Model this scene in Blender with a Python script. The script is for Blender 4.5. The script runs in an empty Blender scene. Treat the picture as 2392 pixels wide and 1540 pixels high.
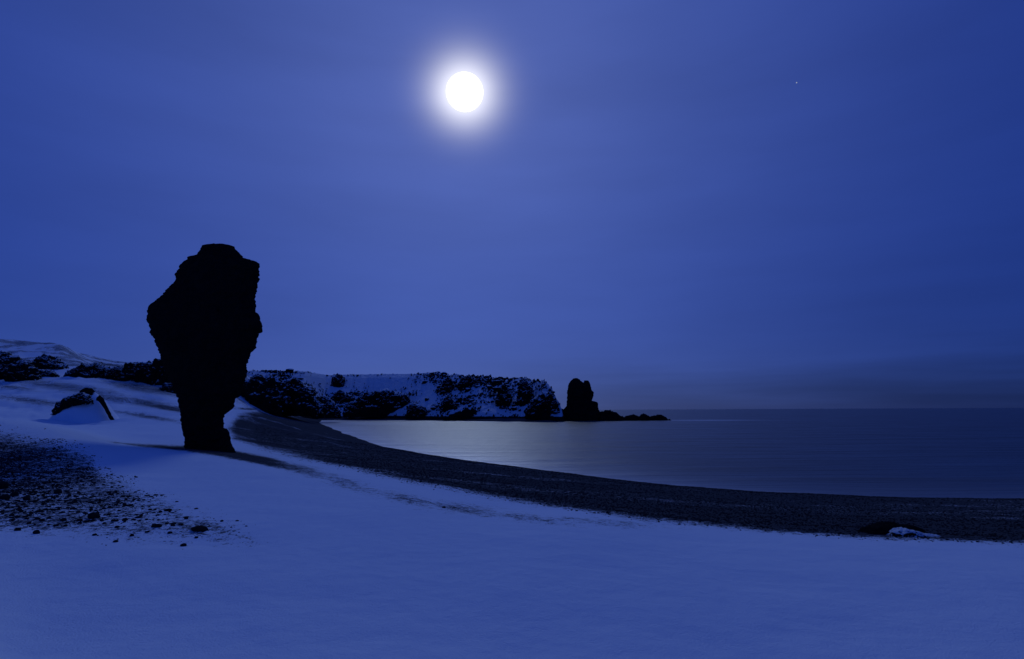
import bpy, math, random
import numpy as np
from mathutils import Matrix, Vector

random.seed(7)
RNG = np.random.default_rng(11)
SC = bpy.context.scene
COL = SC.collection

# ------------------------------------------------------------------ camera
W, H = 1024.0, 659.0
FPX = 569.0                      # 20 mm lens on a 36 mm sensor, in pixels
ZC = 5.0                         # eye height above the sea
PITCH = math.atan(80.5 / FPX)
ROLL = math.radians(0.25)
cam_d = bpy.data.cameras.new('camera')
cam_d.sensor_width = 36.0
cam_d.lens = 36.0 * FPX / W
cam_d.clip_start = 0.05
cam_d.clip_end = 120000.0
cam = bpy.data.objects.new('camera', cam_d)
COL.objects.link(cam)
_F = Vector((0, math.cos(PITCH), math.sin(PITCH)))
_U = Vector((0, -math.sin(PITCH), math.cos(PITCH)))
_X = Vector((1, 0, 0))
_R = _X * math.cos(ROLL) - _U * math.sin(ROLL)
_V = _X * math.sin(ROLL) + _U * math.cos(ROLL)
cam.matrix_world = Matrix(((_R.x, _V.x, -_F.x, 0), (_R.y, _V.y, -_F.y, 0), (_R.z, _V.z, -_F.z, ZC), (0, 0, 0, 1)))
SC.camera = cam

# measured positions are noted in units of a 2391 px wide print of the photograph
K = 1024.0 / 2391.0
def ray(px, py):
    dx = px * K - W / 2; dy = H / 2 - py * K
    a = dx * math.cos(ROLL) + dy * math.sin(ROLL)
    b = -dx * math.sin(ROLL) + dy * math.cos(ROLL)
    return np.array([a, FPX * math.cos(PITCH) - b * math.sin(PITCH), FPX * math.sin(PITCH) + b * math.cos(PITCH)])
def at(px, py, d):               # the point at distance d (along Y) in that direction
    v = ray(px, py); v = v * (d / v[1])
    return np.array([v[0], v[1], v[2] + ZC])
def project(x, y, z):            # world -> the same print units
    z = z - ZC
    f = y * math.cos(PITCH) + z * math.sin(PITCH)
    u = -y * math.sin(PITCH) + z * math.cos(PITCH)
    f = np.where(f > 0.05, f, 0.05)
    a, b = x / f * FPX, u / f * FPX
    dx = a * math.cos(ROLL) - b * math.sin(ROLL)
    dy = a * math.sin(ROLL) + b * math.cos(ROLL)
    return (dx + W / 2) / K, (H / 2 - dy) / K

# ------------------------------------------------------------------ sky, moon, light, exposure
mv = ray(1085, 215); MOON = mv / np.linalg.norm(mv)
M_EL = math.asin(MOON[2]); M_AZ = math.atan2(MOON[0], MOON[1])

world = bpy.data.worlds.new('World'); SC.world = world; world.use_nodes = True
nt = world.node_tree; nt.nodes.clear()
def N(t, **kw):
    n = nt.nodes.new(t)
    for k, v in kw.items(): setattr(n, k, v)
    return n
def L(a, b): nt.links.new(a, b)
def wmath(op, a, b=None, c=None, clamp=False):
    n = N('ShaderNodeMath', operation=op); n.use_clamp = clamp
    for i, v in enumerate((a, b, c)):
        if v is None: continue
        if isinstance(v, (int, float)): n.inputs[i].default_value = v
        else: L(v, n.inputs[i])
    return n.outputs[0]
def wcol(op, a, b):
    n = N('ShaderNodeMix', data_type='RGBA', blend_type=op); n.inputs['Factor'].default_value = 1.0
    for s, v in (('A', a), ('B', b)):
        i = [q for q in n.inputs if q.name == s and q.type == 'RGBA'][0]
        if isinstance(v, tuple): i.default_value = (*v, 1)
        else: L(v, i)
    return [q for q in n.outputs if q.type == 'RGBA'][0]
def wscale(col, val):
    n = N('ShaderNodeVectorMath', operation='SCALE')
    if isinstance(col, tuple): n.inputs[0].default_value = col
    else: L(col, n.inputs[0])
    if isinstance(val, (int, float)): n.inputs['Scale'].default_value = val
    else: L(val, n.inputs['Scale'])
    return n.outputs[0]
def wadd(a, b):
    n = N('ShaderNodeVectorMath', operation='ADD'); L(a, n.inputs[0])
    if isinstance(b, tuple): n.inputs[1].default_value = b
    else: L(b, n.inputs[1])
    return n.outputs[0]
def wramp(x, lo, hi, a, b):
    n = N('ShaderNodeMapRange', interpolation_type='SMOOTHSTEP')
    L(x, n.inputs[0])
    for i, v in enumerate((lo, hi, a, b)):
        if isinstance(v, (int, float)): n.inputs[i + 1].default_value = v
        else: L(v, n.inputs[i + 1])
    return n.outputs[0]

sky = N('ShaderNodeTexSky', sky_type='NISHITA')
sky.sun_disc = False
sky.sun_elevation = M_EL
sky.sun_rotation = M_AZ
sky.air_density = 1.0; sky.dust_density = 0.2; sky.ozone_density = 3.0; sky.altitude = 0
tc = N('ShaderNodeTexCoord')
nrm = N('ShaderNodeVectorMath', operation='NORMALIZE'); L(tc.outputs['Generated'], nrm.inputs[0])
dirv = nrm.outputs[0]
dot = N('ShaderNodeVectorMath', operation='DOT_PRODUCT'); L(dirv, dot.inputs[0]); dot.inputs[1].default_value = tuple(MOON)
ang = wmath('MULTIPLY', wmath('ARCCOSINE', wmath('MINIMUM', dot.outputs['Value'], 0.999999)), 180 / math.pi)
sep = N('ShaderNodeSeparateXYZ'); L(dirv, sep.inputs[0])
elev = wmath('MULTIPLY', wmath('ARCSINE', sep.outputs['Z']), 180 / math.pi)
azim = wmath('MULTIPLY', wmath('ARCTAN2', sep.outputs['X'], sep.outputs['Y']), 180 / math.pi)
def gauss(s): return wmath('EXPONENT', wmath('MULTIPLY', wmath('POWER', wmath('DIVIDE', ang, s), 2.0), -1.0))
def expo(s): return wmath('EXPONENT', wmath('DIVIDE', ang, -s))
# thin veil of cloud: long soft streaks
mp = N('ShaderNodeMapping'); mp.inputs['Scale'].default_value = (1.0, 1.0, 5.0); mp.inputs['Rotation'].default_value = (0.0, 0.10, 0.0)
L(dirv, mp.inputs[0])
cl = N('ShaderNodeTexNoise'); cl.inputs['Scale'].default_value = 2.2; cl.inputs['Detail'].default_value = 5.0; cl.inputs['Roughness'].default_value = 0.5
L(mp.outputs[0], cl.inputs['Vector'])
mp2 = N('ShaderNodeMapping'); mp2.inputs['Scale'].default_value = (1.0, 1.0, 14.0); mp2.inputs['Rotation'].default_value = (0.0, 0.04, 0.0)
L(dirv, mp2.inputs[0])
cl2 = N('ShaderNodeTexNoise'); cl2.inputs['Scale'].default_value = 2.6; cl2.inputs['Detail'].default_value = 4.0
L(mp2.outputs[0], cl2.inputs['Vector'])
SKY_STRENGTH = 0.07
base = wscale(wcol('MULTIPLY', sky.outputs[0], (0.03, 0.10, 0.36)), SKY_STRENGTH)
veil = wmath('MULTIPLY_ADD', cl.outputs['Fac'], 0.34, 0.84)
g = wadd(wscale((0.007, 0.026, 0.196), 1.0), wscale(base, 0.35))
g = wadd(g, wscale((0.055, 0.074, 0.138), gauss(34.0)))
low = wmath('EXPONENT', wmath('DIVIDE', wmath('ABSOLUTE', elev), -4.5))
g = wadd(g, wscale((0.058, 0.040, 0.004), wmath('MULTIPLY', low, gauss(42.0))))
g = wadd(g, wscale((0.020, 0.020, 0.036), gauss(13.0)))
g = wadd(g, wscale((0.62, 0.58, 0.46), gauss(3.15)))
g = wadd(g, wscale((0.60, 0.60, 0.57), gauss(2.15)))
g = wscale(g, veil)
# a low bank of cloud out over the sea, higher the further right one looks
azn = wramp(azim, -12.0, 48.0, 0.0, 1.0)
estk = wmath('ADD', elev, wmath('MULTIPLY', wmath('SUBTRACT', cl2.outputs['Fac'], 0.5), 6.5))
bank = wmath('MULTIPLY', wmath('EXPONENT', wmath('DIVIDE', wmath('MAXIMUM', estk, 0.0), -13.0)), wmath('MULTIPLY', azn, 0.36))
bank = wmath('ADD', bank, wmath('MULTIPLY', wramp(estk, -1.0, 6.0, 0.30, 0.0), wramp(azim, -8.0, 12.0, 0.0, 1.0)))
g = wscale(g, wmath('SUBTRACT', 1.0, bank))
bg = N('ShaderNodeBackground'); bg.inputs['Strength'].default_value = 1.0
L(g, bg.inputs['Color'])
out = N('ShaderNodeOutputWorld'); L(bg.outputs[0], out.inputs['Surface'])

sun_d = bpy.data.lights.new('moonlight', 'SUN')
sun_d.energy = 0.37; sun_d.angle = math.radians(11); sun_d.color = (0.60, 0.76, 1.0)
sun = bpy.data.objects.new('moonlight', sun_d); COL.objects.link(sun)
sun.rotation_euler = Vector(tuple(MOON)).to_track_quat('Z', 'Y').to_euler()

SC.view_settings.view_transform = 'Standard'; SC.view_settings.look = 'None'
SC.view_settings.exposure = 0.0; SC.view_settings.gamma = 1.0; SC.view_settings.use_curve_mapping = False
SC.render.engine = 'CYCLES'
SC.cycles.use_denoising = True
SC.cycles.max_bounces = 6

# ------------------------------------------------------------------ noise
def _h(i, j, k, s):
    n = (i.astype(np.uint32) * np.uint32(374761393) + j.astype(np.uint32) * np.uint32(668265263)
         + k.astype(np.uint32) * np.uint32(2147483647) + np.uint32((s * 1274126177) & 0xffffffff))
    n = (n ^ (n >> np.uint32(13))) * np.uint32(1274126177)
    n = (n ^ (n >> np.uint32(15))) * np.uint32(2246822519)
    return ((n ^ (n >> np.uint32(16))) & np.uint32(0xffffff)).astype(np.float64) / 0xffffff
def vnoise(p, s=0):
    f = np.floor(p); i = f.astype(np.int64); t = p - f; t = t * t * t * (t * (t * 6 - 15) + 10)
    r = 0
    for a in (0, 1):
        wa = t[:, 0] if a else 1 - t[:, 0]
        for b in (0, 1):
            wb = t[:, 1] if b else 1 - t[:, 1]
            for c in (0, 1):
                wc = t[:, 2] if c else 1 - t[:, 2]
                r = r + wa * wb * wc * _h(i[:, 0] + a, i[:, 1] + b, i[:, 2] + c, s)
    return r * 2 - 1
def fbm(p, o=5, s=0, g=0.5, l=2.07):
    r = 0; a = 1; tot = 0; q = p.copy()
    for k in range(o):
        r = r + a * vnoise(q, s + k); tot += a; a *= g; q = q * l + 17.3
    return r / tot
def ridged(p, o=5, s=0, g=0.55, l=2.1):
    r = 0; a = 1; tot = 0; q = p.copy()
    for k in range(o):
        r = r + a * (1 - 2 * np.abs(vnoise(q, s + k))); tot += a; a *= g; q = q * l + 9.1
    return r / tot
def cells(p, s=0):               # distance to the nearest cell point: knobbly lava
    f = np.floor(p).astype(np.int64); best = np.full(len(p), 9.0)
    for a in (-1, 0, 1):
        for b in (-1, 0, 1):
            for c in (-1, 0, 1):
                i, j, k = f[:, 0] + a, f[:, 1] + b, f[:, 2] + c
                d = (p[:, 0] - i - _h(i, j, k, s)) ** 2 + (p[:, 1] - j - _h(i, j, k, s + 1)) ** 2 + (p[:, 2] - k - _h(i, j, k, s + 2)) ** 2
                best = np.minimum(best, d)
    return np.sqrt(best)
def sstep(a, b, x):
    t = np.clip((x - a) / (b - a), 0, 1); return t * t * (3 - 2 * t)
def poly_sd(x, y, P):            # signed distance to a polygon, > 0 inside
    P = np.array(P, float); n = len(P); best = np.full(x.shape, 1e18); ins = np.zeros(x.shape, bool)
    for i in range(n):
        ax, ay = P[i]; bx, by = P[(i + 1) % n]
        ex, ey = bx - ax, by - ay
        t = np.clip(((x - ax) * ex + (y - ay) * ey) / (ex * ex + ey * ey + 1e-12), 0, 1)
        best = np.minimum(best, (x - ax - t * ex) ** 2 + (y - ay - t * ey) ** 2)
        c = (ay > y) != (by > y)
        ins ^= c & (x < ex * (y - ay) / (by - ay + 1e-12) + ax)
    return np.where(ins, 1, -1) * np.sqrt(best)

# ------------------------------------------------------------------ materials
def mat(name):
    m = bpy.data.materials.new(name); m.use_nodes = True
    t = m.node_tree; b = t.nodes['Principled BSDF']
    return m, t, b
class NB:
    def __init__(s, t): s.t = t
    def n(s, ty, **kw):
        q = s.t.nodes.new(ty)
        for k, v in kw.items(): setattr(q, k, v)
        return q
    def l(s, a, b): s.t.links.new(a, b)
    def m(s, op, a, b=None, c=None, clamp=False):
        q = s.n('ShaderNodeMath', operation=op); q.use_clamp = clamp
        for i, v in enumerate((a, b, c)):
            if v is None: continue
            if isinstance(v, (int, float)): q.inputs[i].default_value = v
            else: s.l(v, q.inputs[i])
        return q.outputs[0]
    def noise(s, scale, detail=4, rough=0.5, vec=None, dist=0.0):
        q = s.n('ShaderNodeTexNoise'); q.inputs['Scale'].default_value = scale; q.inputs['Detail'].default_value = detail
        q.inputs['Roughness'].default_value = rough; q.inputs['Distortion'].default_value = dist
        if vec is not None: s.l(vec, q.inputs['Vector'])
        return q.outputs['Fac']
    def ramp(s, x, lo, hi, a=0.0, b=1.0):
        q = s.n('ShaderNodeMapRange', interpolation_type='SMOOTHSTEP'); s.l(x, q.inputs[0])
        for i, v in enumerate((lo, hi, a, b)): q.inputs[i + 1].default_value = v
        return q.outputs[0]
    def mix(s, f, a, b):
        q = s.n('ShaderNodeMix', data_type='RGBA')
        if isinstance(f, float): q.inputs[0].default_value = f
        else: s.l(f, q.inputs[0])
        for i, v in ((6, a), (7, b)):
            if isinstance(v, tuple): q.inputs[i].default_value = (*v, 1)
            else: s.l(v, q.inputs[i])
        return q.outputs[2]
    def bump(s, h, strength, dist, normal=None):
        q = s.n('ShaderNodeBump'); q.inputs['Strength'].default_value = strength; q.inputs['Distance'].default_value = dist
        s.l(h, q.inputs['Height'])
        if normal is not None: s.l(normal, q.inputs['Normal'])
        return q.outputs[0]

SNOW = (0.74, 0.85, 0.96)
def ground_material():
    m, t, b = mat('snow_and_gravel'); k = NB(t)
    geo = k.n('ShaderNodeNewGeometry'); pos = geo.outputs['Position']
    at_ = k.n('ShaderNodeAttribute', attribute_name='gravel').outputs['Fac']
    n1 = k.noise(7.0, 6, 0.68, pos)
    n2 = k.noise(0.9, 5, 0.6, pos)
    n3 = k.noise(34.0, 3, 0.6, pos)
    mix_n = k.m('ADD', k.m('MULTIPLY', n1, 0.45), k.m('ADD', k.m('MULTIPLY', n2, 0.18), k.m('MULTIPLY', n3, 0.42)))
    f = k.m('ADD', at_, k.m('MULTIPLY', k.m('SUBTRACT', mix_n, 0.5), 3.6))
    f = k.ramp(f, 0.40, 0.72)
    f = k.m('MULTIPLY', f, k.ramp(at_, 0.0, 0.06, 0.0, 0.965))      # a thin frost lies over all of it
    stone = k.mix(k.ramp(k.m('ADD', k.m('MULTIPLY', n3, 0.5), k.m('MULTIPLY', n1, 0.5)), 0.35, 0.68), (0.012, 0.014, 0.017), (0.066, 0.072, 0.084))
    snow = k.mix(k.noise(0.35, 5, 0.6, pos), (0.68, 0.80, 0.93), (0.74, 0.85, 0.96))
    k.l(k.mix(f, snow, stone), b.inputs['Base Color'])
    b.inputs['Roughness'].default_value = 0.95
    b.inputs['Specular IOR Level'].default_value = 0.0
    h = k.m('ADD', k.m('MULTIPLY', k.noise(60.0, 3, 0.6, pos), 0.25), k.m('MULTIPLY', k.noise(5.0, 5, 0.5, pos), 0.6))
    h = k.m('ADD', h, k.m('MULTIPLY', f, k.m('MULTIPLY', n3, 1.2)))
    k.l(k.bump(h, 0.7, 0.05), b.inputs['Normal'])
    return m
def rock_material(name, snow_lo, snow_hi, amp, nscale, dark=(0.008, 0.008, 0.0085), light=(0.026, 0.026, 0.027), attr=False, wet=None):
    m, t, b = mat(name); k = NB(t)
    geo = k.n('ShaderNodeNewGeometry'); pos = geo.outputs['Position']
    n1 = k.noise(nscale, 7, 0.65, pos); n2 = k.noise(nscale * 4, 5, 0.6, pos)
    col = k.mix(n1, dark, light)
    h = k.m('ADD', n1, k.m('MULTIPLY', n2, 0.4))
    bm = k.bump(h, 0.8, 0.8 / nscale)
    if snow_lo < 2:
        z = k.n('ShaderNodeSeparateXYZ'); k.l(geo.outputs['Normal'], z.inputs[0])
        up = z.outputs['Z']
        f = k.m('ADD', up, k.m('MULTIPLY', k.m('SUBTRACT', k.m('ADD', k.m('MULTIPLY', n1, 0.6), k.m('MULTIPLY', n2, 0.4)), 0.5), amp))
        if attr:
            f = k.m('SUBTRACT', f, k.n('ShaderNodeAttribute', attribute_name='bare').outputs['Fac'])
        f = k.ramp(f, snow_lo, snow_hi)
        col = k.mix(f, col, SNOW)
    k.l(col, b.inputs['Base Color']); b.inputs['Roughness'].default_value = 0.95
    b.inputs['Specular IOR Level'].default_value = 0.0
    k.l(bm, b.inputs['Normal'])
    return m
M_GROUND = ground_material()
M_PILLAR = rock_material('black_lava', 9, 9, 0, 3.0)
M_OUT = rock_material('lava_with_snow_dust', 0.56, 0.78, 1.1, 1.0)
M_CLIFF = rock_material('headland_lava_with_snow_ledges', 0.52, 0.70, 1.2, 0.7)
M_STACK = rock_material('sea_stack_lava', 0.93, 1.1, 0.7, 0.5)
M_BARE = rock_material('wet_shore_lava', 9, 9, 0, 0.6)
M_HEAD = rock_material('headland_snow_and_lava', 0.56, 0.66, 0.7, 0.45, attr=True)
M_BEACHROCK = rock_material('beach_boulder_half_snowed', 0.62, 0.80, 1.5, 6.0)
M_SBOULD = rock_material('boulder_lava_with_snow', 0.55, 0.72, 0.7, 1.6)
M_PEB = rock_material('pebble_stone', 9, 9, 0, 25.0, (0.010, 0.010, 0.011), (0.045, 0.045, 0.047))
def snow_material():
    m, t, b = mat('clean_snow'); k = NB(t)
    pos = k.n('ShaderNodeNewGeometry').outputs['Position']
    k.l(k.mix(k.noise(0.8, 5, 0.6, pos), (0.68, 0.80, 0.93), (0.74, 0.85, 0.96)), b.inputs['Base Color'])
    b.inputs['Roughness'].default_value = 0.85; b.inputs['Specular IOR Level'].default_value = 0.15
    k.l(k.bump(k.noise(6.0, 5, 0.55, pos), 0.4, 0.05), b.inputs['Normal'])
    return m
M_SNOW = snow_material()
def sea_material():
    m, t, b = mat('sea_water'); k = NB(t)
    geo = k.n('ShaderNodeNewGeometry')
    mp = k.n('ShaderNodeMapping'); mp.inputs['Scale'].default_value = (0.035, 0.28, 1.0); k.l(geo.outputs['Position'], mp.inputs[0])
    st = k.noise(1.0, 6, 0.6, mp.outputs[0], 0.4)
    mp2 = k.n('ShaderNodeMapping'); mp2.inputs['Scale'].default_value = (0.14, 1.5, 1.0); k.l(geo.outputs['Position'], mp2.inputs[0])
    st2 = k.noise(1.0, 5, 0.6, mp2.outputs[0], 0.4)
    foam = k.n('ShaderNodeAttribute', attribute_name='foam').outputs['Fac']
    ff = k.m('MULTIPLY', foam, k.ramp(k.m('ADD', k.m('MULTIPLY', st, 0.5), k.m('MULTIPLY', st2, 0.5)), 0.30, 0.72, 0.25, 1.0))
    k.l(k.mix(ff, (0.004, 0.008, 0.016), (0.80, 0.83, 0.86)), b.inputs['Base Color'])
    k.l(k.m('MULTIPLY_ADD', k.m('ADD', k.m('MULTIPLY', st, 0.6), k.m('MULTIPLY', st2, 0.4)), 0.56, 0.06), b.inputs['Roughness'])
    b.inputs['IOR'].default_value = 1.33
    k.l(k.bump(k.m('ADD', st, k.m('MULTIPLY', st2, 0.35)), 0.55, 0.6), b.inputs['Normal'])
    return m
M_SEA = sea_material()
def moon_material():
    m = bpy.data.materials.new('moon_glare'); m.use_nodes = True; t = m.node_tree; t.nodes.clear()
    e = t.nodes.new('ShaderNodeEmission'); e.inputs[0].default_value = (1, 0.99, 0.97, 1); e.inputs[1].default_value = 1.6
    o = t.nodes.new('ShaderNodeOutputMaterial'); t.links.new(e.outputs[0], o.inputs[0]); return m

# ------------------------------------------------------------------ object helpers
def mesh_obj(name, verts, faces, material, smooth=True, parent=None, attrs=None):
    me = bpy.data.meshes.new(name)
    verts = np.asarray(verts, float); faces = np.asarray(faces, np.int64)
    me.vertices.add(len(verts)); me.vertices.foreach_set('co', verts.ravel())
    nf, w = faces.shape
    me.loops.add(nf * w); me.loops.foreach_set('vertex_index', faces.ravel().astype(np.int32))
    me.polygons.add(nf); me.polygons.foreach_set('loop_start', np.arange(0, nf * w, w, dtype=np.int32))
    me.update(calc_edges=True)
    me.polygons.foreach_set('use_smooth', np.full(nf, smooth))
    for an, av in (attrs or {}).items():
        a = me.attributes.new(an, 'FLOAT', 'POINT'); a.data.foreach_set('value', np.asarray(av, np.float32))
    me.materials.append(material)
    o = bpy.data.objects.new(name, me); COL.objects.link(o); o.parent = parent
    return o
def tag(o, label=None, cat=None, group=None, kind=None):
    for a, v in (('label', label), ('category', cat), ('group', group), ('kind', kind)):
        if v: o[a] = v
    return o
def grid_faces(nu, nv, wrap=False):
    i = np.arange(nu if wrap else nu - 1); j = np.arange(nv - 1)
    I, J = np.meshgrid(i, j, indexing='ij'); I2 = (I + 1) % nu
    return np.stack([I * nv + J, I2 * nv + J, I2 * nv + J + 1, I * nv + J + 1], -1).reshape(-1, 4)
def recenter(o, base):           # put the origin at the thing's foot
    me = o.data; n = len(me.vertices); c = np.empty(n * 3); me.vertices.foreach_get('co', c)
    c = c.reshape(-1, 3) - np.asarray(base); me.vertices.foreach_set('co', c.ravel()); o.location = tuple(base); me.update()

# ------------------------------------------------------------------ shoreline and land form
def water_pt(px, py):
    v = ray(px, py); s = -ZC / v[2]; return (v[0] * s, v[1] * s)
shore = [water_pt(*q) for q in ((2391, 1167), (2200, 1166), (2000, 1161), (1800, 1151), (1600, 1136), (1450, 1120), (1300, 1103), (1200, 1090), (1100, 1077), (1000, 1062),
                                (900, 1043), (840, 1026), (790, 1007), (760, 994), (745, 987), (752, 981), (850, 980), (1000, 982), (1150, 984), (1300, 985))]
SEA_POLY = [(1500, -40), (300, 8), (110, 24), (60, 30)] + shore + [(30, 330), (20, 480), (100, 1500), (1500, 1500)]

def cp(px, py, d): p = at(px, py, d); return (p[0], p[1], p[2])
def gp(px, py, z):
    v = ray(px, py); s = (z - ZC) / v[2]; return (v[0] * s, v[1] * s, z)
CP = [gp(0, 1540, 3.5), gp(600, 1540, 3.45), gp(1200, 1540, 3.4), gp(1800, 1540, 3.3), gp(2391, 1540, 3.22),
      gp(0, 1400, 3.5), gp(600, 1400, 3.47), gp(1200, 1400, 3.4), gp(1800, 1420, 3.25), gp(2391, 1420, 3.15),
      gp(0, 1270, 3.55), gp(300, 1280, 3.52), gp(600, 1270, 3.5), gp(900, 1260, 3.46), gp(1500, 1300, 3.3), gp(2000, 1320, 3.08), gp(2391, 1330, 2.98),
      cp(0, 1100, 13), cp(200, 1100, 13.5), cp(400, 1120, 13), cp(0, 1030, 17), cp(0, 990, 19), cp(120, 1012, 18.5), cp(220, 1040, 18),
      cp(330, 1043, 20), cp(430, 1054, 20), cp(530, 1068, 18), cp(620, 1089, 15.5), cp(800, 1147, 11.5), cp(1000, 1192, 9.5), cp(1300, 1242, 8),
      cp(490, 1050, 22.5), cp(600, 1068, 21), cp(700, 1087, 18.5), cp(900, 1112, 17), cp(1000, 1130, 16), cp(1200, 1166, 14), cp(1500, 1206, 12.2), cp(1800, 1236, 11), cp(2000, 1250, 10.4), cp(2391, 1267, 9.8),
      cp(1100, 1190, 11), cp(2391, 1215, 16), cp(2000, 1205, 17), cp(1500, 1165, 20), cp(1200, 1125, 25), cp(1000, 1095, 31), cp(800, 1050, 45), cp(700, 1010, 70),
      cp(600, 1040, 33), cp(560, 1000, 55), cp(560, 1022, 38), cp(700, 975, 150), cp(600, 964, 150), cp(650, 956, 200),
      cp(200, 985, 48), cp(0, 980, 45), cp(300, 992, 40), cp(420, 1022, 30), cp(300, 1030, 25), cp(150, 1000, 28), cp(0, 985, 28),
      cp(0, 930, 65), cp(200, 920, 70), cp(400, 940, 70), cp(400, 972, 50), cp(500, 960, 75),
      cp(0, 890, 95), cp(200, 888, 95), cp(400, 905, 100), cp(560, 942, 130),
      cp(0, 850, 120), cp(150, 850, 125), cp(250, 870, 125), cp(400, 880, 130), cp(500, 905, 150),
      cp(0, 798, 160), cp(50, 805, 160), cp(100, 806, 160), cp(140, 805, 161), cp(156, 811, 162), cp(172, 824, 163), cp(190, 840, 165), cp(212, 848, 167), cp(250, 853, 170), cp(60, 830, 140), cp(140, 835, 142), cp(380, 858, 190), cp(480, 862, 220), cp(600, 868, 260), cp(750, 878, 300),
      cp(0, 815, 260), cp(150, 835, 260), cp(380, 880, 300), cp(600, 890, 360), cp(750, 900, 380),
      cp(-150, 1540, 3.2), cp(-150, 1000, 19), cp(-150, 900, 95), cp(-150, 800, 160), cp(2550, 1320, 8.0), cp(2550, 1270, 10)]
CP = np.array(CP)
def pol(x, y): return np.arctan2(x, y), np.log(np.hypot(x, y))
_th, _lr = pol(CP[:, 0], CP[:, 1])
_Q = np.stack([3.0 * _th, _lr], 1); _S = (CP[:, 2] - ZC) / np.hypot(CP[:, 0], CP[:, 1])
def _U2(r2): return np.where(r2 > 1e-12, r2 * np.log(r2 + 1e-12), 0)
_n = len(_Q); _A = np.zeros((_n + 3, _n + 3))
_A[:_n, :_n] = _U2(((_Q[:, None] - _Q[None]) ** 2).sum(-1)) + 1e-3 * np.eye(_n)
_A[:_n, _n] = 1; _A[:_n, _n + 1:] = _Q; _A[_n:, :_n] = _A[:_n, _n:].T
_C = np.linalg.solve(_A, np.concatenate([_S, np.zeros(3)]))
TH0, TH1 = _th.min(), _th.max()
def tps(x, y):
    th, lr = pol(x, y); q = np.stack([3 * np.clip(th, TH0, TH1), np.clip(lr, math.log(3.0), math.log(330))], -1)
    o = np.empty(len(q))
    for a in range(0, len(q), 40000):
        qq = q[a:a + 40000]; o[a:a + 40000] = _U2(((qq[:, None] - _Q[None]) ** 2).sum(-1)) @ _C[:_n] + _C[_n] + qq @ _C[_n + 1:]
    return o
def land(x, y):
    r = np.hypot(x, y); th = np.arctan2(x, y)
    z = ZC + tps(x, y) * r
    w = sstep(1.0, 1.7, np.abs(th)); z = z * (1 - w) + 3.4 * w
    p = np.stack([x, y, np.zeros_like(x)], 1)
    far = sstep(20, 90, r)
    z = z + fbm(p * 0.33, 4, 3) * (0.05 + 0.25 * far) + fbm(p * np.array([1.1, 1.6, 1]), 4, 9) * 0.018 + ridged(p * 0.16, 5, 21) * 0.5 * far
    z = z - 16.0 * sstep(262, 285, r) * sstep(-0.40, -0.34, th)      # the headland stands here instead
    sd = -poly_sd(x, y, SEA_POLY)
    wshore = 9.0 + 0.12 * r
    sl = np.where(sd > 0, sd * 0.13, sd * 0.10)
    sl = sl + np.where(np.abs(sd) < 40, fbm(p * np.array([0.10, 0.10, 1]), 4, 33) * 0.17 * sstep(0, 4, np.abs(sd) + 1.5), 0)
    b = sstep(0.0, 1.0, sd / wshore)
    z = z * b + sl * (1 - b)
    return np.maximum(z, -4.0), sd
th_dense = np.radians(np.arange(-52, 52.01, 0.16))
th_all = np.concatenate([np.radians(np.linspace(-180, -53, 42)), th_dense, np.radians(np.linspace(53, 180, 42))])
r_all = np.exp(np.linspace(math.log(0.8), math.log(460), 440))
TT, RR = np.meshgrid(th_all, r_all, indexing='ij')
GX, GY = (RR * np.sin(TT)).ravel(), (RR * np.cos(TT)).ravel()
GZ, GSD = land(GX, GY)
NT, NR = TT.shape
ZG = GZ.reshape(NT, NR)
def height(x, y):
    th = np.arctan2(x, y); lr = np.log(np.hypot(x, y) + 1e-9)
    a = np.clip(np.interp(th, th_all, np.arange(NT)), 0, NT - 1.001); b = np.clip(np.interp(lr, np.log(r_all), np.arange(NR)), 0, NR - 1.001)
    i = a.astype(int); j = b.astype(int); u = a - i; v = b - j
    return ZG[i, j] * (1 - u) * (1 - v) + ZG[i + 1, j] * u * (1 - v) + ZG[i, j + 1] * (1 - u) * v + ZG[i + 1, j + 1] * u * v
def hit(px, py, rmax=300):       # where the sight line meets the ground
    v = ray(px, py); h = math.hypot(v[0], v[1]); rs = np.exp(np.linspace(math.log(2), math.log(rmax), 3000))
    x, y, z = v[0] / h * rs, v[1] / h * rs, ZC + v[2] / h * rs
    k = np.nonzero(height(x, y) >= z)[0]
    k = k[0] if len(k) else len(rs) - 1
    return np.array([x[k], y[k], z[k]])

# where wind and waves have laid the dark gravel bare
GPX, GPY = project(GX, GY, GZ)
front = (GY > 1.0)
BEACH = [(548, 985), (532, 1000), (548, 1024), (600, 1042), (700, 1066), (850, 1099), (1000, 1131), (1200, 1167), (1500, 1209), (1800, 1239), (2000, 1253), (2391, 1268), (2900, 1285),
         (2900, 700), (760, 860), (700, 957), (600, 960), (560, 968)]
bsd = poly_sd(GPX, GPY, BEACH)
gp3 = np.stack([GX, GY, np.zeros_like(GX)], 1)
along = fbm(np.stack([GX * 0.10 + GY * 0.03, GY * 0.35, np.zeros_like(GX)], 1), 5, 51)
gravel = sstep(-16, 18, bsd) * (0.97 + 0.60 * along - 0.03 * sstep(1300, 1900, GPX))
gravel = np.where(GSD < 3.0 + GY * 0.02, np.maximum(gravel, 1.3 * (bsd > -30)), gravel)
PATCH = [(-400, 975), (0, 990), (120, 1014), (215, 1040), (250, 1090), (400, 1150), (540, 1205), (660, 1278), (440, 1290), (250, 1272), (0, 1256), (-400, 1240)]
psd = poly_sd(GPX, GPY, PATCH)
pdens = sstep(0, 90, psd) * (0.35 + 0.65 * sstep(420, 20, GPX))
gravel = np.maximum(gravel, sstep(-5, 50, psd) * (0.41 + 0.13 * sstep(450, 0, GPX) + 0.14 * sstep(1180, 1010, GPY)))
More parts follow.
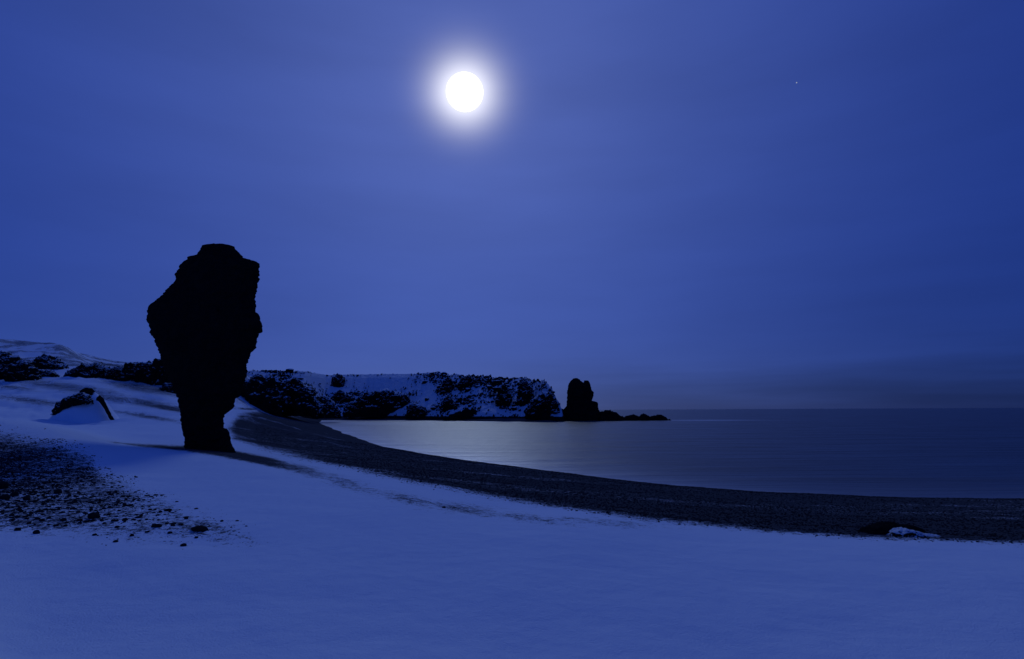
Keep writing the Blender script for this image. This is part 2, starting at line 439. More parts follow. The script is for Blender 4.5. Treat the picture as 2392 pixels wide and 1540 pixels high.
def blob(cx, cy, a, b, rot, s):
    c, q = math.cos(math.radians(rot)), math.sin(math.radians(rot))
    u = ((GPX - cx) * c + (GPY - cy) * q) / a; v = (-(GPX - cx) * q + (GPY - cy) * c) / b
    return s * np.exp(-(u * u + v * v) ** 1.4)
SCOUR = [(250, 1031), (330, 1036), (430, 1040), (540, 1050), (640, 1068), (740, 1096), (690, 1104), (600, 1084), (520, 1068), (430, 1054), (330, 1044)]
scd = poly_sd(GPX, GPY, SCOUR)
gravel = np.maximum(gravel, sstep(-4, 8, scd) * (0.55 + 0.45 * sstep(700, 580, GPX)))
for B in ((710, 1098, 70, 13, 14, 0.50), (810, 1128, 110, 15, 18, 0.36), (960, 1168, 110, 14, 12, 0.38),
          (1080, 1188, 120, 15, 8, 0.42), (1220, 1207, 120, 11, 7, 0.36), (1420, 1220, 160, 10, 5, 0.27),
          (150, 903, 160, 12, 7, 0.52), (340, 906, 120, 14, 9, 0.60), (300, 935, 160, 11, 8, 0.54), (390, 952, 90, 7, 9, 0.72), (90, 938, 150, 9, 7, 0.50), (340, 972, 100, 6, 9, 0.55), (30, 905, 70, 7, 6, 0.50),
          (580, 955, 40, 3, 3, 0.7)):
    gravel = np.maximum(gravel, blob(*B))
gravel = np.where(front, gravel, 0)
far_rock = sstep(110, 150, np.hypot(GX, GY)) * sstep(0.05, 0.35, ridged(gp3 * np.array([0.10, 0.10, 1]), 4, 77)) * 0.50
gravel = np.clip(np.maximum(gravel, np.where(front & (GPX < 640), far_rock, 0)), 0, 1.3)
# rim of the far hill shows as a thin broken dark line
ANG = np.where((RR > 130) & (RR < 215), (ZG - ZC) / RR, -9)
jm = ANG.argmax(1); JJ = np.arange(NR)[None] - jm[:, None]
rim = (np.exp(-((JJ + 0.5) / 1.3) ** 2)).ravel() * (GPX < 560) * (0.7 + 0.6 * fbm(gp3 * 0.2, 3, 41))
gravel = np.maximum(gravel, np.where(front, 0.75 * rim, 0))

V = np.stack([GX, GY, GZ], 1); FQ = grid_faces(NT, NR)
fg = gravel[FQ].mean(1); fy = GY[FQ].mean(1); fbs = bsd[FQ].mean(1); fsd = GSD[FQ].mean(1)
is_beach = (fbs > -2) & (fy > 1.0) & (fsd > -60)
deep = (GZ[FQ].max(1) < -3.9)
def sub(sel, name):
    fs = FQ[sel]; u, inv = np.unique(fs, return_inverse=True)
    return mesh_obj(name, V[u], inv.reshape(fs.shape), M_GROUND, attrs={'gravel': gravel[u]})
tag(sub(~is_beach & ~deep, 'snow_ground'), kind='structure')
tag(sub(is_beach & ~deep, 'pebble_beach'), kind='structure')

# ------------------------------------------------------------------ the sea
sth = np.radians(np.concatenate([np.arange(-30, 46, 0.3), np.linspace(47, 110, 30)])); sr = np.concatenate([np.exp(np.linspace(math.log(18), math.log(700), 300)), np.exp(np.linspace(math.log(760), math.log(60000), 40))])
ST, SR = np.meshgrid(sth, sr, indexing='ij'); sx, sy = (SR * np.sin(ST)).ravel(), (SR * np.cos(ST)).ravel()
ssd = poly_sd(sx, sy, SEA_POLY)
foam = np.exp(-np.clip(ssd, 0, None) / (1.8 + 0.06 * np.hypot(sx, sy))) * (0.32 + 0.68 * sstep(22, -6, sx)) * (sy < 330)
foam = np.maximum(foam, 0.75 * np.exp(-(((sx + 75) / 40) ** 2 + ((sy - 230) / 70) ** 2)))
rt = at(1600, 984, 258)
foam = np.maximum(foam, 0.95 * np.exp(-(((sx - rt[0] - 10) / 22) ** 2 + ((sy - 262) / 12) ** 2)))
tag(mesh_obj('sea', np.stack([sx, sy, np.zeros_like(sx)], 1), grid_faces(len(sth), len(sr)), M_SEA, attrs={'foam': foam}), kind='structure')

# ------------------------------------------------------------------ rock builders
def loft(levels, d, depth, n=160, m=200, seed=0, amp=0.05, freq=1.0, sink=0.6, lean=0.0, ex=2.6):
    """A standing rock from a list of (height line, left, right); returns verts, faces."""
    lv = np.array([(at((a + b) / 2, y, d)[2], at(a, y, d)[0], at(b, y, d)[0]) for y, a, b in levels])
    lv = lv[np.argsort(lv[:, 0])]
    z0, z1 = lv[0, 0] - sink, lv[-1, 0]
    zz = np.linspace(z0, z1, m); xl = np.interp(zz, lv[:, 0], lv[:, 1]); xr = np.interp(zz, lv[:, 0], lv[:, 2])
    c, hw = (xl + xr) / 2, (xr - xl) / 2
    a = np.linspace(0, 2 * math.pi, n, endpoint=False)
    ca, sa = np.cos(a), np.sin(a)
    e = 2 / ex
    ux, uy = np.sign(ca) * np.abs(ca) ** e, np.sign(sa) * np.abs(sa) ** e
    hd = np.interp(np.arange(m), np.arange(m), hw)
    kern = np.ones(max(3, m // 9)); kern /= kern.sum()
    hd = np.convolve(np.pad(hw, len(kern), mode='edge'), kern, 'same')[len(kern):-len(kern)]
    hd = np.minimum(hd, hw * 1.3)
    X = c[None] + ux[:, None] * hw[None]; Y = d + depth * uy[:, None] * hd[None] + lean * (zz - z0)[None]; Z = np.repeat(zz[None], n, 0)
    P = np.stack([X, Y, Z], -1).reshape(-1, 3)
    nx = np.stack([np.repeat(ux[:, None], m, 1), np.repeat(uy[:, None], m, 1), np.zeros((n, m))], -1).reshape(-1, 3)
    nx /= np.linalg.norm(nx, axis=1)[:, None]
    q = P * freq + seed * 3.7
    size = (lv[:, 2] - lv[:, 1]).max()
    disp = amp * size * (0.9 * (ridged(q * 0.9, 5, seed) - 0.55) + 0.7 * (0.45 - cells(q * 2.4, seed + 5)) + 0.75 * (0.40 - cells(q * 5.5, seed + 8)) + 0.55 * (0.40 - cells(q * 12.0, seed + 9)))
    taper = np.repeat((sstep(0, 0.02, (z1 - zz) / (z1 - z0)))[None], n, 0).ravel()
    P = P + nx * disp[:, None] * (0.35 + 0.65 * taper[:, None])
    P[:, 2] += amp * size * 0.5 * fbm(q * 2.0, 4, seed + 40) * np.repeat(sstep(0.05, 0.2, (zz - z0) / (z1 - z0))[None], n, 0).ravel()
    F = grid_faces(n, m, wrap=True)
    tops = np.arange(n) * m + m - 1; ctr = len(P)
    P = np.vstack([P, P[tops].mean(0)[None] + np.array([[0, 0, 0.01 * size]])])
    cap = np.stack([tops, np.roll(tops, -1), np.full(n, ctr), np.full(n, ctr)], -1)
    return P, F, cap[:, :3]
def join(parts):
    vs, fs, off = [], [], 0
    for P, F, T in parts:
        vs.append(P); fs.append(F[:, [0, 1, 2]] + off); fs.append(F[:, [0, 2, 3]] + off); fs.append(T + off); off += len(P)
    return np.vstack(vs), np.vstack(fs)

def mound(name, prof, ybase, d, material, seed, depth=0.55, amp=0.12, freq=None, nx=90, na=44, sink=None, label=None, cat='rock', group=None, flat=0.6, bumps=1.0):
    """A craggy outcrop: crest line `prof` of (x, y), foot at line ybase, at distance d."""
    prof = np.array(prof, float)
    xs = np.linspace(prof[0, 0], prof[-1, 0], nx); ys = np.interp(xs, prof[:, 0], prof[:, 1])
    pts = np.array([at(x, y, d) for x, y in zip(xs, ys)]); yb2 = np.interp(xs, *np.array(ybase, float).T) if isinstance(ybase, list) else np.full(nx, float(ybase)); zb = np.array([at(x, y, d)[2] for x, y in zip(xs, yb2)])
    wid = pts[-1, 0] - pts[0, 0]; hgt = np.maximum(pts[:, 2] - zb, 0.02 * wid)
    sk = sink if sink is not None else 0.35 * hgt.max()
    t = np.linspace(0, 1, nx); endf = np.sqrt(np.clip(1 - (2 * t - 1) ** 4, 0, 1))
    D = depth * max(hgt.max() * 1.1, 0.35 * wid) * (0.35 + 0.65 * endf)
    a = np.linspace(0, math.pi, na)
    cy = -np.sign(np.cos(a)) * np.abs(np.cos(a)) ** flat; cz = np.sin(a) ** flat
    X = np.repeat(pts[:, 0][:, None], na, 1); Y = d + cy[None] * D[:, None]
    Z = (zb - sk)[:, None] + cz[None] * (hgt + sk)[:, None]
    P = np.stack([X, Y, Z], -1).reshape(-1, 3)
    size = max(hgt.max(), 0.3 * wid)
    f = freq or 1.6 / size
    q = P * f + seed * 5.31
    nrm = np.stack([np.zeros_like(X), np.repeat(cy[None], nx, 0), np.repeat(cz[None], nx, 0)], -1).reshape(-1, 3)
    nrm[:, 0] = np.repeat(((2 * t - 1) ** 5 * 0.9)[:, None], na, 1).ravel()
    dp = amp * size * (ridged(q * 1.3, 5, seed) - 0.2 + bumps * 0.9 * (0.45 - cells(q * 2.2, seed + 3)) + 0.7 * bumps * (0.42 - cells(q * 5.0, seed + 6)) + 0.45 * bumps * (0.42 - cells(q * 10.5, seed + 8)))
    P = P + nrm * dp[:, None]
    P[:, 0] += amp * size * 0.5 * fbm(q * 2.1, 3, seed + 11)
    # closed ends
    F = grid_faces(nx, na); T = []
    n0 = len(P); P = np.vstack([P, P[:na].mean(0)[None], P[(nx - 1) * na:nx * na].mean(0)[None]])
    i = np.arange(na - 1)
    T = np.vstack([np.stack([i + 1, i, np.full(na - 1, n0)], -1), np.stack([(nx - 1) * na + i, (nx - 1) * na + i + 1, np.full(na - 1, n0 + 1)], -1)])
    v, fc = join([(P, F, T)])
    o = mesh_obj(name, v, fc, material)
    recenter(o, (pts[:, 0].mean(), d, zb.mean()))
    return tag(o, label, cat, group)

# ------------------------------------------------------------------ headland
HU, HV = 620, 210
hx_px = np.array([560, 640, 700, 760, 850, 1000, 1150, 1250, 1312])
h_base = np.array([290, 300, 305, 308, 300, 292, 284, 276, 272.0])         # distance of its foot
h_top = np.array([866, 866, 868, 876, 874, 872, 880, 884, 893.0])          # skyline
pu = np.linspace(562, 1319, HU)
_sh = [(q_, water_pt(q_, w_)[1]) for q_, w_ in ((752, 981), (850, 980), (1000, 982), (1150, 984), (1312, 985))]
yb = np.where(pu > 752, np.interp(pu, *np.array(_sh).T) + 3.0, np.interp(pu, [562, 700, 752], [262, 280, _sh[0][1] + 3.0])); yt = np.interp(pu, hx_px, h_top)
run = 58.0 * sstep(1330, 1200, pu) + 3.0
top = np.array([at(p, t_, b_ + r_)[2] for p, t_, b_, r_ in zip(pu, yt, yb, run)])
endc = np.interp(pu, [562, 1250, 1272, 1288, 1295, 1304, 1312, 1319], [1, 1, 0.96, 0.84, 0.66, 0.50, 0.26, 0.0])
_u3 = np.stack([pu * 0.035, 0 * pu, 0 * pu], 1)
top = top * endc * (1 + 0.035 * fbm(_u3, 3, 81) * sstep(940, 1020, pu)) + endc * fbm(_u3 * 5.0, 4, 83) * 1.1 * (0.25 + 0.75 * sstep(960, 1040, pu))
vv = np.linspace(0, 1, HV)
prof_y = np.where(vv < 0.7, vv / 0.7, 1 + (vv - 0.7) / 0.3 * 1.9)            # front slope then plateau
prof_z = np.where(vv < 0.7, np.interp(vv / 0.7, [0, 0.05, 0.15, 0.5, 0.85, 1], [-0.09, 0.0, 0.16, 0.52, 0.90, 1.0]), 1 - 0.25 * ((vv - 0.7) / 0.3) ** 1.6)
xa = np.array([at(p, 950, 1.0)[0] for p in pu])
Yh = yb[:, None] + run[:, None] * prof_y[None]
Xh = xa[:, None] * yb[:, None] + 0 * Yh + (xa[:, None] * (Yh - yb[:, None])) * 0.9
Zh = top[:, None] * prof_z[None]
P = np.stack([Xh, Yh, Zh], -1).reshape(-1, 3)
PU = np.repeat(pu, HV); PV = np.tile(vv, HU)
rug = 0.28 + 0.42 * sstep(960, 1060, PU) + 0.5 * sstep(0.30, 0.05, PV) + 0.25 * sstep(740, 640, PU)
front_w = sstep(0.02, 0.12, PV) * (0.45 + 0.55 * sstep(0.76, 0.66, PV))
q = P * 0.085
big = ridged(q, 3, 61); mid = ridged(q * 2.7, 4, 63); kn = 0.45 - cells(q * np.array([5.5, 5.5, 8.5]), 65); kn2 = 0.45 - cells(q * np.array([11.0, 8.0, 16.0]), 66)
clump = fbm(P * 0.085, 4, 71)
HPX, HPY = project(P[:, 0], P[:, 1], P[:, 2])
bias = 0.02 + 0.12 * sstep(960, 1040, HPX) - 0.55 * np.exp(-(((HPX - 880) / 95) ** 2 + ((HPY - 893) / 18) ** 2)) - 0.30 * np.exp(-(((HPX - 715) / 40) ** 2 + ((HPY - 885) / 9) ** 2))
for cx, cy, sx_, sy_, w_ in ((800, 940, 60, 16, 0.30), (1045, 900, 30, 20, 0.25), (1090, 890, 30, 12, 0.25), (1180, 925, 30, 26, 0.30), (1225, 905, 30, 18, 0.30), (1040, 935, 22, 20, 0.2), (640, 880, 60, 8, 0.12),
                             (1130, 915, 26, 22, -0.22), (1190, 955, 40, 8, -0.15), (1000, 915, 20, 20, -0.12), (985, 940, 20, 12, -0.15), (960, 962, 50, 5, -0.2), (860, 970, 50, 4, -0.15)):
    bias = bias + w_ * np.exp(-(((HPX - cx) / sx_) ** 2 + ((HPY - cy) / sy_) ** 2))
field = bias + 0.62 * clump + 0.62 * kn + 0.95 * kn2 + 0.25 * mid - 0.25
rocky = sstep(0.04, 0.13, field)
disp = (0.8 * big * rug + 0.4 * mid * rug + rocky * (0.7 + 1.2 * kn + 1.2 * kn2)) * front_w
P = P + np.stack([0.15 * disp, -0.70 * disp, 0.62 * disp], 1)
bare = -0.25 + 1.15 * rocky + 1.0 * sstep(2.6, 1.2, P[:, 2])
tag(mesh_obj('headland', P, grid_faces(HU, HV), M_HEAD, attrs={'bare': bare}), kind='structure')
HP = P.reshape(HU, HV, 3)

# ------------------------------------------------------------------ the rock pillar
src = lambda zx, zy: ((340 + zx / 2.75) * 0.9564, (570 + zy / 2.75) * 0.9564)
Lp = [(480, 71), (435, 76), (410, 115), (385, 145), (345, 160), (310, 205), (270, 240), (250, 265), (250, 300), (255, 315), (230, 345), (195, 380), (170, 415), (130, 455), (95, 480), (70, 515), (68, 560), (78, 605), (95, 645),
      (100, 680), (125, 705), (140, 760), (150, 805), (165, 850), (180, 920), (205, 980), (235, 1020), (250, 1060), (265, 1100), (270, 1170), (280, 1230), (285, 1300), (300, 1340), (305, 1400), (315, 1440), (318, 1480)]
Rp = [(520, 70), (590, 78), (640, 84), (665, 125), (690, 160), (700, 176), (740, 178), (800, 188), (812, 215), (810, 260), (800, 310), (790, 370), (775, 420), (772, 470), (770, 515), (790, 545), (805, 585), (823, 620), (815, 650),
      (795, 670), (785, 710), (775, 765), (740, 800), (725, 830), (712, 880), (712, 940), (695, 985), (690, 1085), (640, 1110), (640, 1150), (625, 1185), (575, 1210), (560, 1250), (565, 1310), (605, 1325), (610, 1360), (600, 1400), (635, 1445), (640, 1480)]
Lp = np.array([src(*q_) for q_ in Lp]); Rp = np.array([src(*q_) for q_ in Rp])
Lp = Lp[np.argsort(Lp[:, 1])]; Rp = Rp[np.argsort(Rp[:, 1])]
ys = np.linspace(Rp[0, 1], min(Lp[-1, 1], Rp[-1, 1]), 170)
lev = [(y, np.interp(y, Lp[:, 1], Lp[:, 0]) - 0.5, np.interp(y, Rp[:, 1], Rp[:, 0]) + 0.8) for y in ys]
v, f = join([loft(lev, 22.6, 0.46, n=300, m=380, seed=4, amp=0.026, freq=1.0, sink=0.5, ex=2.3)])
o = mesh_obj('rock_pillar', v, f, M_PILLAR)
recenter(o, at(490, 1052, 22.6))
tag(o, 'tall black lava rock pillar, broad above and narrow at its foot, standing on the snow', 'rock pillar')

# ------------------------------------------------------------------ sea stack and reef
s5 = lambda zx, zy: ((1000 + zx / 3.417) * 0.9564, (880 + zy / 3.417) * 0.9564)
def traced(left, right, ny=60):
    l = np.array([s5(*q_) for q_ in left]); r = np.array([s5(*q_) for q_ in right])
    ys = np.linspace(max(l[0, 1], r[0, 1]), min(l[-1, 1], r[-1, 1]), ny)
    return [(y, np.interp(y, l[:, 1], l[:, 0]) - 1.8, np.interp(y, r[:, 1], r[:, 0]) + 1.8) for y in ys]
A_ = loft(traced([(1368, 150), (1350, 162), (1328, 190), (1320, 250), (1317, 340), (1312, 380), (1275, 420), (1245, 450), (1228, 515)],
                 [(1400, 150), (1425, 170), (1440, 184), (1470, 190), (1502, 196), (1508, 225), (1512, 245), (1530, 268), (1524, 310), (1516, 338), (1556, 346), (1572, 400), (1586, 440), (1588, 515)]),
          262, 0.5, n=130, m=150, seed=12, amp=0.028, freq=0.22, sink=2.5)
B_ = loft(traced([(1462, 168), (1455, 190), (1440, 230), (1430, 300), (1425, 380), (1420, 515)],
                 [(1485, 168), (1500, 185), (1505, 215), (1512, 245), (1530, 268), (1524, 310), (1516, 340), (1530, 515)]),
          261.5, 0.6, n=90, m=110, seed=15, amp=0.04, freq=0.25, sink=2.5)
v, f = join([A_, B_])
o = mesh_obj('sea_stack', v, f, M_STACK); recenter(o, at(1360, 985, 262))
tag(o, 'dark two-peaked sea stack rising at the tip of the headland', 'sea stack')

def reef(pr, yb_, d, seed, label):
    return mound('reef_rock', pr, yb_, d, M_BARE, seed, depth=0.8, amp=0.16, nx=70, na=34, sink=1.5, label=label, cat='rock', group='low reef rocks beyond the sea stack')
reef([(1392, 970), (1402, 963), (1420, 958), (1436, 964), (1450, 971), (1462, 980)], 986, 262, 31, 'highest black reef rock, right against the foot of the sea stack')
reef([(1450, 978), (1462, 972), (1480, 968), (1492, 972), (1500, 978)], 986, 263, 32, 'low black reef rock in the middle of the reef')
reef([(1488, 978), (1496, 969), (1503, 966), (1512, 970), (1522, 978)], 986, 262, 33, 'peaked black reef rock between lower reef rocks')
reef([(1512, 980), (1522, 972), (1540, 968), (1552, 973), (1562, 982)], 986, 263, 34, 'outermost long black reef rock pointing out to open sea')
reef([(1558, 984), (1563, 978), (1569, 984)], 987, 262, 35, 'tiny black rock tip awash at the seaward end of the reef')

# ------------------------------------------------------------------ outcrops of lava
OUT = [
 ('lava_outcrop', [(-60, 850), (-30, 832), (10, 826), (30, 836), (42, 860), (48, 885)], 893, 96, 0.6, 'dark lava outcrop cut off by the left edge of the picture'),
 ('lava_outcrop', [(36, 870), (42, 850), (58, 844), (70, 852), (76, 878), (78, 895)], 897, 93, 0.6, 'squat dark lava outcrop with a steep right side, second from the left edge'),
 ('lava_outcrop', [(84, 864), (96, 840), (110, 828), (124, 832), (136, 848), (148, 858), (156, 872)], 874, 112, 0.6, 'dome-shaped dark lava outcrop standing alone against the snowy hill'),
 ('lava_outcrop', [(76, 884), (84, 866), (100, 864), (118, 866), (128, 872), (132, 886)], 890, 98, 0.6, 'low dark lava outcrop in front of the dome-shaped one'),
 ('lava_outcrop', [(156, 888), (166, 868), (184, 858), (200, 850), (214, 856), (222, 880)], 890, 100, 0.6, 'dark lava outcrop sloping down to the left, left end of the low ridge'),
 ('lava_outcrop', [(212, 880), (222, 850), (230, 844), (240, 856), (254, 860), (264, 884)], 890, 102, 0.6, 'pointed dark lava outcrop of the low ridge, above the snowy boulder'),
 ('lava_outcrop', [(254, 884), (262, 860), (280, 856), (294, 862), (304, 888)], 894, 101, 0.6, 'flat-topped dark lava outcrop in the middle of the low ridge'),
 ('lava_outcrop', [(292, 888), (304, 854), (318, 849), (334, 858), (342, 890)], 898, 99, 0.6, 'rounded dark lava outcrop right of the middle of the low ridge'),
 ('lava_outcrop', [(330, 890), (338, 850), (348, 844), (362, 848), (374, 862), (380, 892)], 900, 98, 0.6, 'twin-topped dark lava outcrop of the low ridge, second left of the pillar'),
 ('lava_outcrop', [(364, 890), (372, 852), (388, 838), (404, 836), (424, 850), (436, 895)], 905, 97, 0.6, 'tallest dark lava outcrop of the low ridge, partly behind the rock pillar'),
 ('snowy_rock', [(376, 906), (386, 894), (402, 896), (418, 898), (430, 912)], 914, 86, 0.6, 'small snow-dusted rock on the snow just left of the pillar'),
 ('lava_outcrop', [(548, 940), (560, 905), (580, 890), (604, 880), (630, 884), (650, 892), (664, 930)], 957, 196, 0.5, 'big dark lava outcrop right beside the rock pillar at the head of the beach'),
 ('lava_outcrop', [(636, 935), (650, 900), (676, 893), (694, 888), (716, 902), (732, 915), (748, 950)], 958, 205, 0.5, 'big dark lava outcrop, second from the pillar, at the head of the beach'),
 ('lava_outcrop', [(732, 952), (744, 932), (758, 926), (772, 934), (784, 948), (794, 962)], 966, 250, 0.5, 'dark ragged lava outcrop above the left end of the water'),
 ('lava_outcrop', [(774, 898), (780, 880), (790, 874), (800, 878), (806, 898)], 902, 318, 0.6, 'small dark lava knob on the snowy skyline of the headland'),
 ('lava_outcrop', [(780, 932), (788, 914), (797, 911), (808, 922), (828, 928), (838, 936)], 938, 308, 0.35, 'dark lava outcrop halfway up the headland below the skyline knob'),
 ('lava_outcrop', [(806, 960), (824, 938), (856, 922), (888, 914), (918, 914), (944, 922), (962, 938), (982, 958)], 966, 298, 0.35, 'long arched dark lava cliff low on the clean snow slope'),
 ('lava_outcrop', [(950, 950), (964, 942), (984, 948), (1006, 958), (1016, 968)], 970, 291, 0.4, 'low dark lava outcrop at the right foot of the long arched cliff'),
 ('lava_outcrop', [(1030, 905), (1036, 888), (1048, 882), (1056, 890), (1060, 906)], 916, 312, 0.4, 'dark lava outcrop under the headland skyline, left one of two'),
 ('lava_outcrop', [(1070, 896), (1080, 880), (1098, 880), (1112, 886), (1118, 900)], 908, 315, 0.4, 'dark lava outcrop under the headland skyline, right one of two'),
 ('lava_outcrop', [(1034, 950), (1040, 926), (1048, 920), (1058, 934), (1066, 950)], 956, 298, 0.4, 'narrow dark lava rib in the middle of the headland slope'),
 ('shore_hump', [(1030, 984), (1060, 968), (1086, 958), (1108, 956), (1136, 964), (1166, 972), (1196, 984)], 986, 281, 0.6, 'long black hump of shore rock at the waterline of the headland'),
 ('lava_outcrop', [(1158, 938), (1164, 908), (1172, 897), (1182, 900), (1190, 914), (1196, 938)], 946, 296, 0.4, 'dark lava buttress in the right half of the headland'),
 ('lava_outcrop', [(1206, 930), (1212, 902), (1222, 891), (1234, 897), (1242, 910), (1248, 930)], 940, 292, 0.4, 'dark lava buttress with a pointed top near the headland end'),
 ('lava_outcrop', [(1228, 958), (1240, 932), (1262, 920), (1284, 918), (1296, 930), (1306, 958)], 968, 280, 0.5, 'dark rounded lava block at the seaward end of the headland'),
 ('shore_rock', [(1290, 980), (1298, 964), (1310, 956), (1324, 960), (1334, 980)], 986, 268, 0.6, 'black shore rock filling the gap between headland and sea stack'),
 ('shore_rock', [(1180, 984), (1200, 970), (1230, 966), (1262, 968), (1284, 974), (1304, 984)], 987, 272, 0.5, 'low black shelf of shore rock under the headland end'),
]
def slope_dist(px, py, d):      # how far off the headland slope is along a sight line
    for _ in range(12):
        z_ = max(at(px, py, d)[2], 0.5); fr = min(z_ / np.interp(px, pu, top), 1.0)
        d = 0.5 * d + 0.5 * (np.interp(px, pu, yb) + np.interp(px, pu, run) * fr)
    return d
for i, (nm, pr, yb_, d, dep, lab) in enumerate(OUT):
    if d > 279 and nm == 'lava_outcrop': d = slope_dist((pr[0][0] + pr[-1][0]) / 2, yb_, d) + 0.5
    w_ = pr[-1][0] - pr[0][0]
    mt = M_BARE if nm.startswith('shore') else (M_SBOULD if nm == 'snowy_rock' else M_CLIFF if d > 240 else M_OUT)
    mound(nm, pr, yb_, d, mt, 100 + i * 7, depth=dep, amp=0.16, nx=int(70 + w_ * 0.8), na=70, label=lab, cat='shore rock' if nm.startswith('shore') else 'rock', sink=2.0 if d > 150 else 1.0, group='lava outcrops' if nm == 'lava_outcrop' else None)

# boulders strewn over the headland slope, poking through the snow
def pebble_mesh(name, seed, sub=2, amp=0.22, material=None, freq=1.4):
    import bmesh
    bm = bmesh.new(); bmesh.ops.create_icosphere(bm, subdivisions=sub, radius=1.0)
    me = bpy.data.meshes.new(name); bm.to_mesh(me); bm.free()
    n = len(me.vertices); c = np.empty(n * 3); me.vertices.foreach_get('co', c); c = c.reshape(-1, 3)
    c = c * (1 + amp * fbm(c * freq + seed * 2.9, 3, seed) + amp * 0.6 * ridged(c * 0.9 + seed, 2, seed + 5))[:, None]
    me.vertices.foreach_set('co', c.ravel()); me.polygons.foreach_set('use_smooth', np.full(len(me.polygons), True)); me.update()
    me.materials.append(material)
    return me
BM = [pebble_mesh('boulder', 300 + s, 2, 0.50, M_CLIFF, 2.1) for s in range(6)]
k = 0
while k < 150:
    u = RNG.integers(8, HU - 12); w = RNG.integers(int(HV * 0.12), int(HV * 0.68))
    px = pu[u]
    keep = 0.10 + 0.9 * sstep(960, 1040, np.array([px]))[0] + 0.35 * (px < 760) + 0.5 * (vv[w] < 0.3)
    if RNG.random() > keep: continue
    p_ = HP[u, w]; s = 0.5 + 1.3 * RNG.random() ** 3
    o = bpy.data.objects.new('boulder', BM[k % 6]); COL.objects.link(o)
    o.location = (p_[0], p_[1], p_[2] + 0.15 * s); o.scale = (s * RNG.uniform(0.8, 1.5), s, s * RNG.uniform(0.6, 1.0)); o.rotation_euler = (0, 0, RNG.uniform(0, 6.28))
    tag(o, 'small dark boulder poking out of the snow on the headland slope', 'boulder', 'boulders strewn over the headland'); k += 1

# ------------------------------------------------------------------ half-buried boulders in the snow
g0 = hit(200, 984)
DB = max(40.0, min(52.0, g0[1]))
root = bpy.data.objects.new('snowy_boulder', None); COL.objects.link(root); root.location = tuple(at(200, 984, DB))
tag(root, 'half-buried dark boulder with a snowdrift over its right side, left of the pillar', 'boulder')
def child(o, nm):
    for a in ('label', 'category', 'group'):
        if a in o: del o[a]
    loc = Vector(o.location) - Vector(root.location); o.parent = root; o.location = loc; o.name = nm
    return o
child(mound('snowdrift', [(120, 984), (146, 962), (166, 938), (186, 920), (206, 910), (222, 916), (236, 932), (250, 956), (262, 974), (290, 988)], 986, DB + 0.9, M_SNOW, 402, depth=0.8, amp=0.02, nx=90, na=50, label='x', bumps=0.1, flat=1.25), 'snowdrift')
child(mound('rock_face', [(126, 958), (132, 946), (146, 936), (160, 926), (178, 922), (194, 918), (204, 924), (212, 936)], [(126, 964), (150, 965), (164, 952), (186, 944), (212, 940)], DB - 0.30, M_SBOULD, 401, depth=0.45, amp=0.13, nx=110, na=60, label='x', sink=0.15), 'rock_face')
child(mound('rock_tip', [(188, 922), (196, 908), (205, 905), (214, 909), (220, 924)], 926, DB + 0.7, M_PILLAR, 403, depth=0.6, amp=0.10, nx=50, na=30, label='x', sink=0.3), 'rock_tip')
child(mound('rock_rib', [(226, 930), (232, 922), (240, 930), (248, 946), (256, 962), (264, 978), (272, 988)], [(226, 933), (234, 936), (242, 946), (250, 960), (260, 978), (272, 991)], DB + 0.15, M_PILLAR, 404, depth=0.2, amp=0.10, nx=90, na=36, label='x', sink=0.04), 'rock_rib')

root = bpy.data.objects.new('shore_boulder', None); COL.objects.link(root); root.location = tuple(at(2110, 1256, 10.9))
tag(root, 'low dark boulder, snowy on its right side, at the beach edge far right', 'boulder')
child(mound('rock_face', [(2004, 1254), (2016, 1240), (2032, 1230), (2050, 1228), (2066, 1222), (2084, 1221), (2100, 1226), (2130, 1228), (2150, 1236), (2166, 1248)], 1262, 10.9, M_PILLAR, 411, depth=0.7, amp=0.11, nx=90, na=46, label='x', sink=0.2), 'rock_face')
child(mound('snow_cap', [(2074, 1256), (2086, 1242), (2106, 1234), (2126, 1236), (2140, 1242), (2164, 1248), (2190, 1250), (2216, 1260)], 1266, 10.55, M_BEACHROCK, 412, depth=0.7, amp=0.10, nx=90, na=46, label='x', sink=0.2), 'snow_cap')

